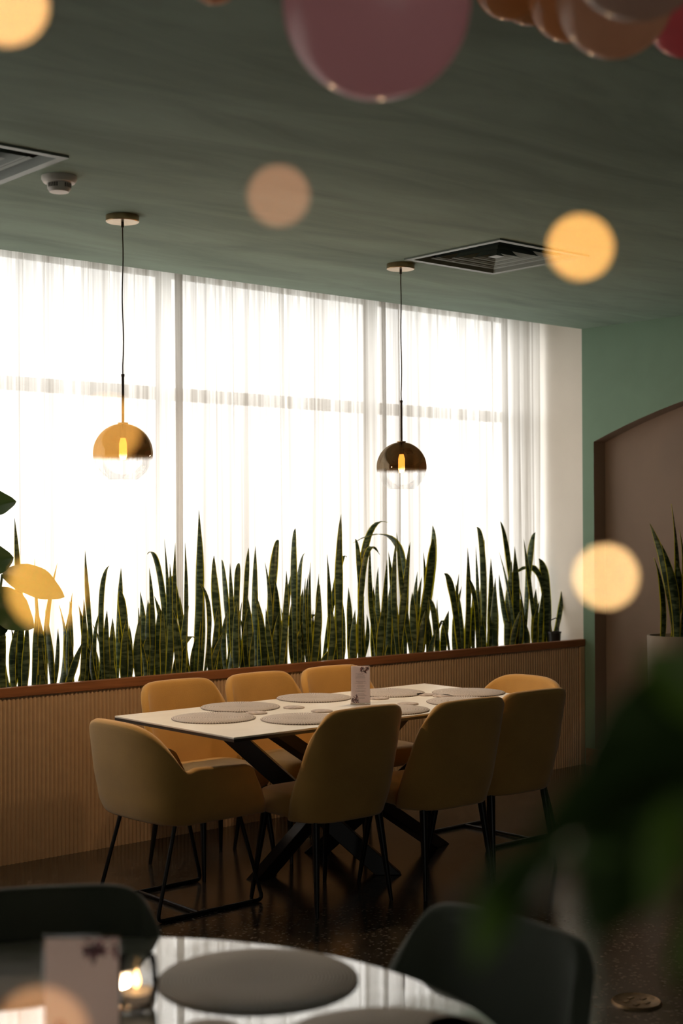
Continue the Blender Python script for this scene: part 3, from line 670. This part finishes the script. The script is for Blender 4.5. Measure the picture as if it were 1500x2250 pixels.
def snake_leaf(B, C, T, wid, root, parent):
    b = MB(); n = 16; rings = []; tw0 = -.71+rnd.uniform(-.75, .75); tw = rnd.uniform(-.8, .8)
    for i in range(n+1):
        q = i/n; P = bez(B, C, T, q) if True else 0
        # control is passed through at mid
        C2 = C*2-(B+T)/2; P = bez(B, C2, T, q)
        D = (C2-B)*2*(1-q)+(T-C2)*2*q; D.normalize()
        prof = (.55+.45*min(1, q/.35))*(1 if q < .5 else max(.02, 1-((q-.5)/.5)**2.0)); hw = wid*.5*prof*(1.0+.06*math.sin(q*14+tw0*9))
        ang = tw0+tw*(q-.4); side = Vector((math.cos(ang), math.sin(ang), 0)); side = (side-D*side.dot(D)).normalized(); nn = D.cross(side)
        cu = .28*hw; e = .20 if hw > .004 else .3; ring = []
        for s in (-1, -(1-e), -.35, .35, 1-e, 1): ring.append(P+side*hw*s+nn*(cu*(s*s-.5)-.0012)-root)
        for s in (1-e, .35, -.35, -(1-e)): ring.append(P+side*hw*s+nn*(cu*(s*s-.5)+.0012)-root)
        for r_ in ring:
            r_.y = min(r_.y, YP+.262-root.y)
        rings.append(ring)
    b.rings(rings)
    k = 10
    for i in range(n):
        for j in range(k):
            if j in (0, 4, 5, 9): b.m[i*k+j] = 1
    return b.build('leaf', [M['snake'], M['snake_edge']], parent, angle=80)
SNL = [(3.45, 'snake plant at the left end of the planter, half behind the broad-leaved plant'),
 (3.72, 'snake plant in the orange light disc, with one thin leaf rising alone at its right'),
 (4.02, 'snake plant straight above the left end of the table, short yellow-edged leaves'),
 (4.22, 'snake plant below and right of the left pendant lamp, beside the tallest-leaved one'),
 (4.45, 'snake plant with the single tallest broad leaf of the row'),
 (4.75, 'snake plant behind the middle far chair, right of the tallest-leaved one'),
 (5.05, 'snake plant behind the gap between middle and right far chairs, leaves leaning right'),
 (5.33, 'snake plant behind the right far chair, one narrow tall spear leaf at its middle'),
 (5.62, 'snake plant above the menu card, tall straight leaf rising over its neighbours'),
 (5.92, 'snake plant with arching tangled leaves below left of the right pendant lamp'),
 (6.22, 'snake plant below the right pendant lamp with a wide upright leaf pair at its right'),
 (6.48, 'sparse snake plant right of the wide leaf pair, next to the gap'),
 (6.75, 'snake plant right of the gap with four straight banded spears'),
 (7.02, 'snake plant second from the right end with a tall thin leaf leaning left'),
 (7.5, 'snake plant at the right end of the planter beside the white reveal')]
i0 = 0; prevx = -9
for xe, l in SNL:
    grp = [q for q in leaves if prevx <= q[0].x < xe]; prevx = xe
    if not grp: continue
    cx = sum(q[0].x for q in grp)/len(grp); root = Vector((cx, YP+.14, .715))
    t = thing('snake_plant', l, 'snake plant', tuple(root), 0, 'snake plants in the long planter')
    for (B, C, T, wd) in grp: snake_leaf(B, C, T, wd, root, t)

# broad leaf helper
def broad_leaf(base, tip, width, normal, droop=.15, wave=.05, n=14, m=8):
    base, tip, normal = Vector(base), Vector(tip), Vector(normal).normalized(); ax = tip-base; Ln = ax.length; ax.normalize()
    side = ax.cross(normal).normalized(); nn = side.cross(ax).normalized(); b = MB()
    def fn(u, v):
        s = 2*v-1; p = math.sin(math.pi*min(1, u*.97+.03))**.62*(1-.45*u**3) if u < 1 else 0
        w = width*.5*p
        return base+ax*(Ln*u)+side*(w*s)+nn*(-droop*Ln*(u*u-u)*1.0+abs(s)*w*.28+wave*w*math.sin(u*16+s*2)*abs(s))
    b.grid(fn, n, m); return b
def leaf_part(b, parent, mat, root):
    b.v = [tuple(Vector(v)-root) for v in b.v]; return b.build('leaf', mat, parent, solid=.0012, angle=80)

# broad-leaved plant at left end of planter
root = Vector((3.18, YP+.12, .72))
t = thing('broad_leaved_plant', 'broad-leaved plant with large drooping leaves at the left picture edge of the planter', 'plant', tuple(root))
def lf(b0, t0, w, nrm, y, y2=None, dr=.15):
    A = at_y(*b0, y); B = at_y(*t0, y2 or y); wm = w/3125*(A-CP).dot(fw)
    leaf_part(broad_leaf(A, B, wm, nrm, dr), t, M['bigleaf'], root)
    b = MB(); mid = (A+root)/2+Vector((0, 0, .12)); b.tube([root-root+Vector((0, 0, 0))]+[bez(root, mid, A, q/6)-root for q in range(1, 7)], [.008]*3+[.006]*4, 8); b.build('stalk', M['stem'], t)
lf((-60, 1120), (36, 1102), 80, (.3, -.7, .6), YP+.02, YP-.02)
lf((5, 1262), (142, 1312), 82, (.1, -.9, .35), YP-.02, YP-.06, .25)
lf((-70, 1240), (30, 1225), 90, (.2, -.8, .5), YP+.02)
lf((-40, 1310), (75, 1380), 100, (0, -.9, .3), YP-.04, YP-.08)
lf((-60, 1390), (18, 1300), 110, (.3, -.9, .1), YP-.03)
# black pot with bent wire handle at the right end
p = at_y(1217, 1400, YP+.13)
t = thing('plant_pot', 'small black pot with a bent wire handle at the right end of the planter', 'pot', (p.x, YP+.13, .715))
b = MB(); b.lathe([(0, 0), (.035, 0), (.045, .155), (.049, .157), (.049, .165), (.041, .165), (.036, .05), (0, .045)], 32); b.build('pot_body', M['plastic_black'], t, angle=35)
b = MB(); b.tube(rpath([(-.045, 0, .16), (-.04, 0, .24), (.02, 0, .255), (.046, 0, .235), (.046, 0, .16)], .01, 4), .0035, 8); b.build('wire_handle', M['plastic_black'], t)

# potted snake plant by the alcove (right edge)
px_, py_ = 7.14, 5.17
t = thing('potted_snake_plant', 'snake plant in a tall cream pot before the alcove at the right edge', 'potted plant', (px_, py_, 0))
b = MB(); b.lathe([(0, 0), (.125, 0), (.13, .01), (.155, .905), (.155, .92), (.14, .92), (.138, .86), (0, .86)], 48); b.build('pot', M['pot'], t, angle=30)
b = MB(); b.lathe([(.138, .87), (0, .88)], 32); b.build('soil', M['soil'], t)
rootp = Vector((px_, py_, 0))
for (tx, ty, dx) in ((1474, 1107, .0), (1427, 1150, -.03), (1452, 1195, -.05), (1436, 1225, -.07), (1492, 1165, .03), (1515, 1120, .05), (1530, 1160, .08), (1460, 1250, -.04), (1485, 1230, .0)):
    dd = (rootp-CP).dot(fw)+rnd.uniform(-.05, .05); T = at_d(tx, ty, dd); Bp = Vector((px_+dx*.8, py_+rnd.uniform(-.06, .06), .865))
    C = (Bp+T)/2+Vector((.02, -.02, .03)); snake_leaf(Bp, C, T, .06, rootp, t)

# ------------------------------------------------------------------ balloons
def balloon(px, py, rpx, d, col, label, seed, tilt=(0, 0)):
    r = rpx*d/3125; c = at_d(px, py, d); rn = random.Random(seed)
    t = thing('balloon', label, 'balloon', tuple(c), 0, 'balloon garland over the camera side')
    m = rubber('balloon_rubber_%d' % seed, col); b = MB(); prof = []
    n = 28
    for k in range(n+1):
        a = math.pi*k/n; z = -math.cos(a); rr = math.sin(a)*(1-.10*max(0, z)**2)
        prof.append((rr*r*.985, z*r*(1.0 if z < 0 else 1.14)))
    b.lathe(prof, 56); b.build('balloon_skin', m, t)
    b = MB(); b.lathe([(.006, r*1.12), (.005, r*1.15), (.011, r*1.18), (.004, r*1.19)], 16); b.build('knot', m, t)
    b = MB(); z = CZ-c.z
    if r*1.15 < z-.01: b.tube([(0, 0, r*1.17), (0, 0, z)], .0012, 6)
    b.build('string', M['white_plastic'], t)
PK, PE, OR, MV, RD = (.98, .66, .71), (.86, .60, .46), (.82, .50, .30), (.70, .55, .48), (.88, .33, .36)
balloon(827, 5, 209, 1.95, PK, 'large dusty pink balloon hanging at the top centre of the picture', 1)
balloon(1118, -36, 78, 3.3, OR, 'small orange-brown balloon, leftmost of the cluster at the top right', 2)
balloon(1165, -24, 78, 3.5, OR, 'small peach balloon just showing between two others in the top right cluster', 3)
balloon(1250, 0, 90, 3.0, OR, 'orange-brown balloon in the middle of the top right cluster', 4)
balloon(1350, -5, 130, 2.4, PE, 'peach balloon hanging lowest in the top right cluster', 5)
balloon(1405, -125, 165, 2.0, MV, 'grey mauve balloon at the top of the right cluster, in front of the peach one', 6)
balloon(1505, 40, 84, 2.75, RD, 'deep rose balloon cut by the right edge of the picture', 7)
balloon(470, -52, 60, 2.4, OR, 'balloon barely touching the top edge, left of the large pink one', 8)

# ------------------------------------------------------------------ hanging fairy lights close to the camera
AP = F*.02
def fairy(px, py, diam, target, label, seed):
    g = .0038; d = (g*F+AP)/(diam+AP/6.6); c = at_d(px, py, d)
    cov = (g*F/d/(AP*(1/d-1/6.6)))**2; mx = max(target)
    t = thing('fairy_light', label, 'string light', (c.x, c.y, c.z), 0, 'warm fairy lights hanging near the camera')
    b = MB(); n = 12; b.lathe([(g/2*math.sin(math.pi*k/n), -g/2*math.cos(math.pi*k/n)) for k in range(n+1)], 20); b.build('bulb', emis('fairy_glow_%d' % seed, [q/mx for q in target], mx/cov), t)
    b = MB(); b.tube([(0, 0, g*.45), (0, 0, g*1.2)], .0008, 8); b.build('socket', M['wire'], t)
    b = MB(); b.tube([(0, 0, g*1.1), (0, 0, CZ-c.z)], .0002, 6); b.build('wire', M['wire'], t)
fairy(20, 15, 205, (1.1, .58, .20), 'warm fairy light glow at the top left corner', 1)
fairy(612, 430, 163, (.26, .12, .06), 'faint peach fairy light glow on the ceiling between the pendants', 2)
fairy(1275, 543, 174, (.95, .47, .11), 'orange fairy light glow over the right end of the ceiling vent', 3)
fairy(1331, 1267, 173, (1.05, .64, .26), 'bright warm fairy light glow over the edge of the green wall', 4)
fairy(103, 1295, 208, (.82, .41, .075), 'orange fairy light glow over the snake plants at the left', 5)
fairy(235, 943, 176, (.62, .28, .055), 'orange fairy light glow over the left pendant globe', 6)
fairy(90, 2272, 250, (.40, .19, .08), 'peach fairy light glow at the bottom left over the menu card', 7)

# ------------------------------------------------------------------ foreground plant at the right
rx, ry = .93, .30
root = Vector((rx, ry, 0))
t = thing('foreground_plant', 'out-of-focus glossy dark green plant leaning in from the right edge', 'plant', tuple(root))
b = MB(); b.lathe([(0, 0), (.13, 0), (.16, .34), (.165, .35), (.15, .35), (.145, .31), (0, .31)], 40); b.build('pot', M['pot'], t, angle=30)
b = MB(); b.lathe([(.145, .315), (0, .325)], 24); b.build('soil', M['soil'], t)
b = MB(); b.tube([(0, 0, .3), (.01, .0, .7), (-.005, .01, 1.1), (0, 0, 1.5), (-.01, 0, 1.62)], [.014, .012, .011, .008, .005], 12); b.build('trunk', M['bark'], t)
def fl_(bp, tp, w, nrm, d0, d1, dr=.15, mat='fgleaf'):
    A = at_d(*bp, d0); B = at_d(*tp, d1); wm = w/3125*(d0+d1)/2
    leaf_part(broad_leaf(A, B, wm, nrm, dr, .03), t, M[mat], root)
    zt = max(.9, min(1.55, A.z-.08)); b = MB(); st = Vector((0, 0, zt)); b.tube([bez(st, (st+A-root)/2+Vector((0, 0, .02)), A-root, q/6) for q in range(7)], .003, 8); b.build('stalk', M['stem'], t)
fl_((1560, 1470), (1240, 1840), 230, (-.5, -.6, .5), .72, .66)
fl_((1540, 1640), (1150, 1880), 190, (-.2, -.5, .8), .70, .62)
fl_((1400, 1780), (1290, 2070), 200, (-.6, -.7, .2), .74, .70)
fl_((1290, 1800), (1120, 2080), 130, (-.72, .33, .62), .66, .60, .05, 'fgleaf_sheen')
fl_((1200, 1880), (1010, 1990), 90, (-.6, -.6, .4), .60, .56)
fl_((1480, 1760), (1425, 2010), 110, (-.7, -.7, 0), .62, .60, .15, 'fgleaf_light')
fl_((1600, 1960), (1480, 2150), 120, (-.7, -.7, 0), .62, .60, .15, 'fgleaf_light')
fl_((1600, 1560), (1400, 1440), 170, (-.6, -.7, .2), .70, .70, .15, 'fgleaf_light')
fl_((1620, 1700), (1330, 1640), 200, (-.5, -.6, .5), .78, .76)
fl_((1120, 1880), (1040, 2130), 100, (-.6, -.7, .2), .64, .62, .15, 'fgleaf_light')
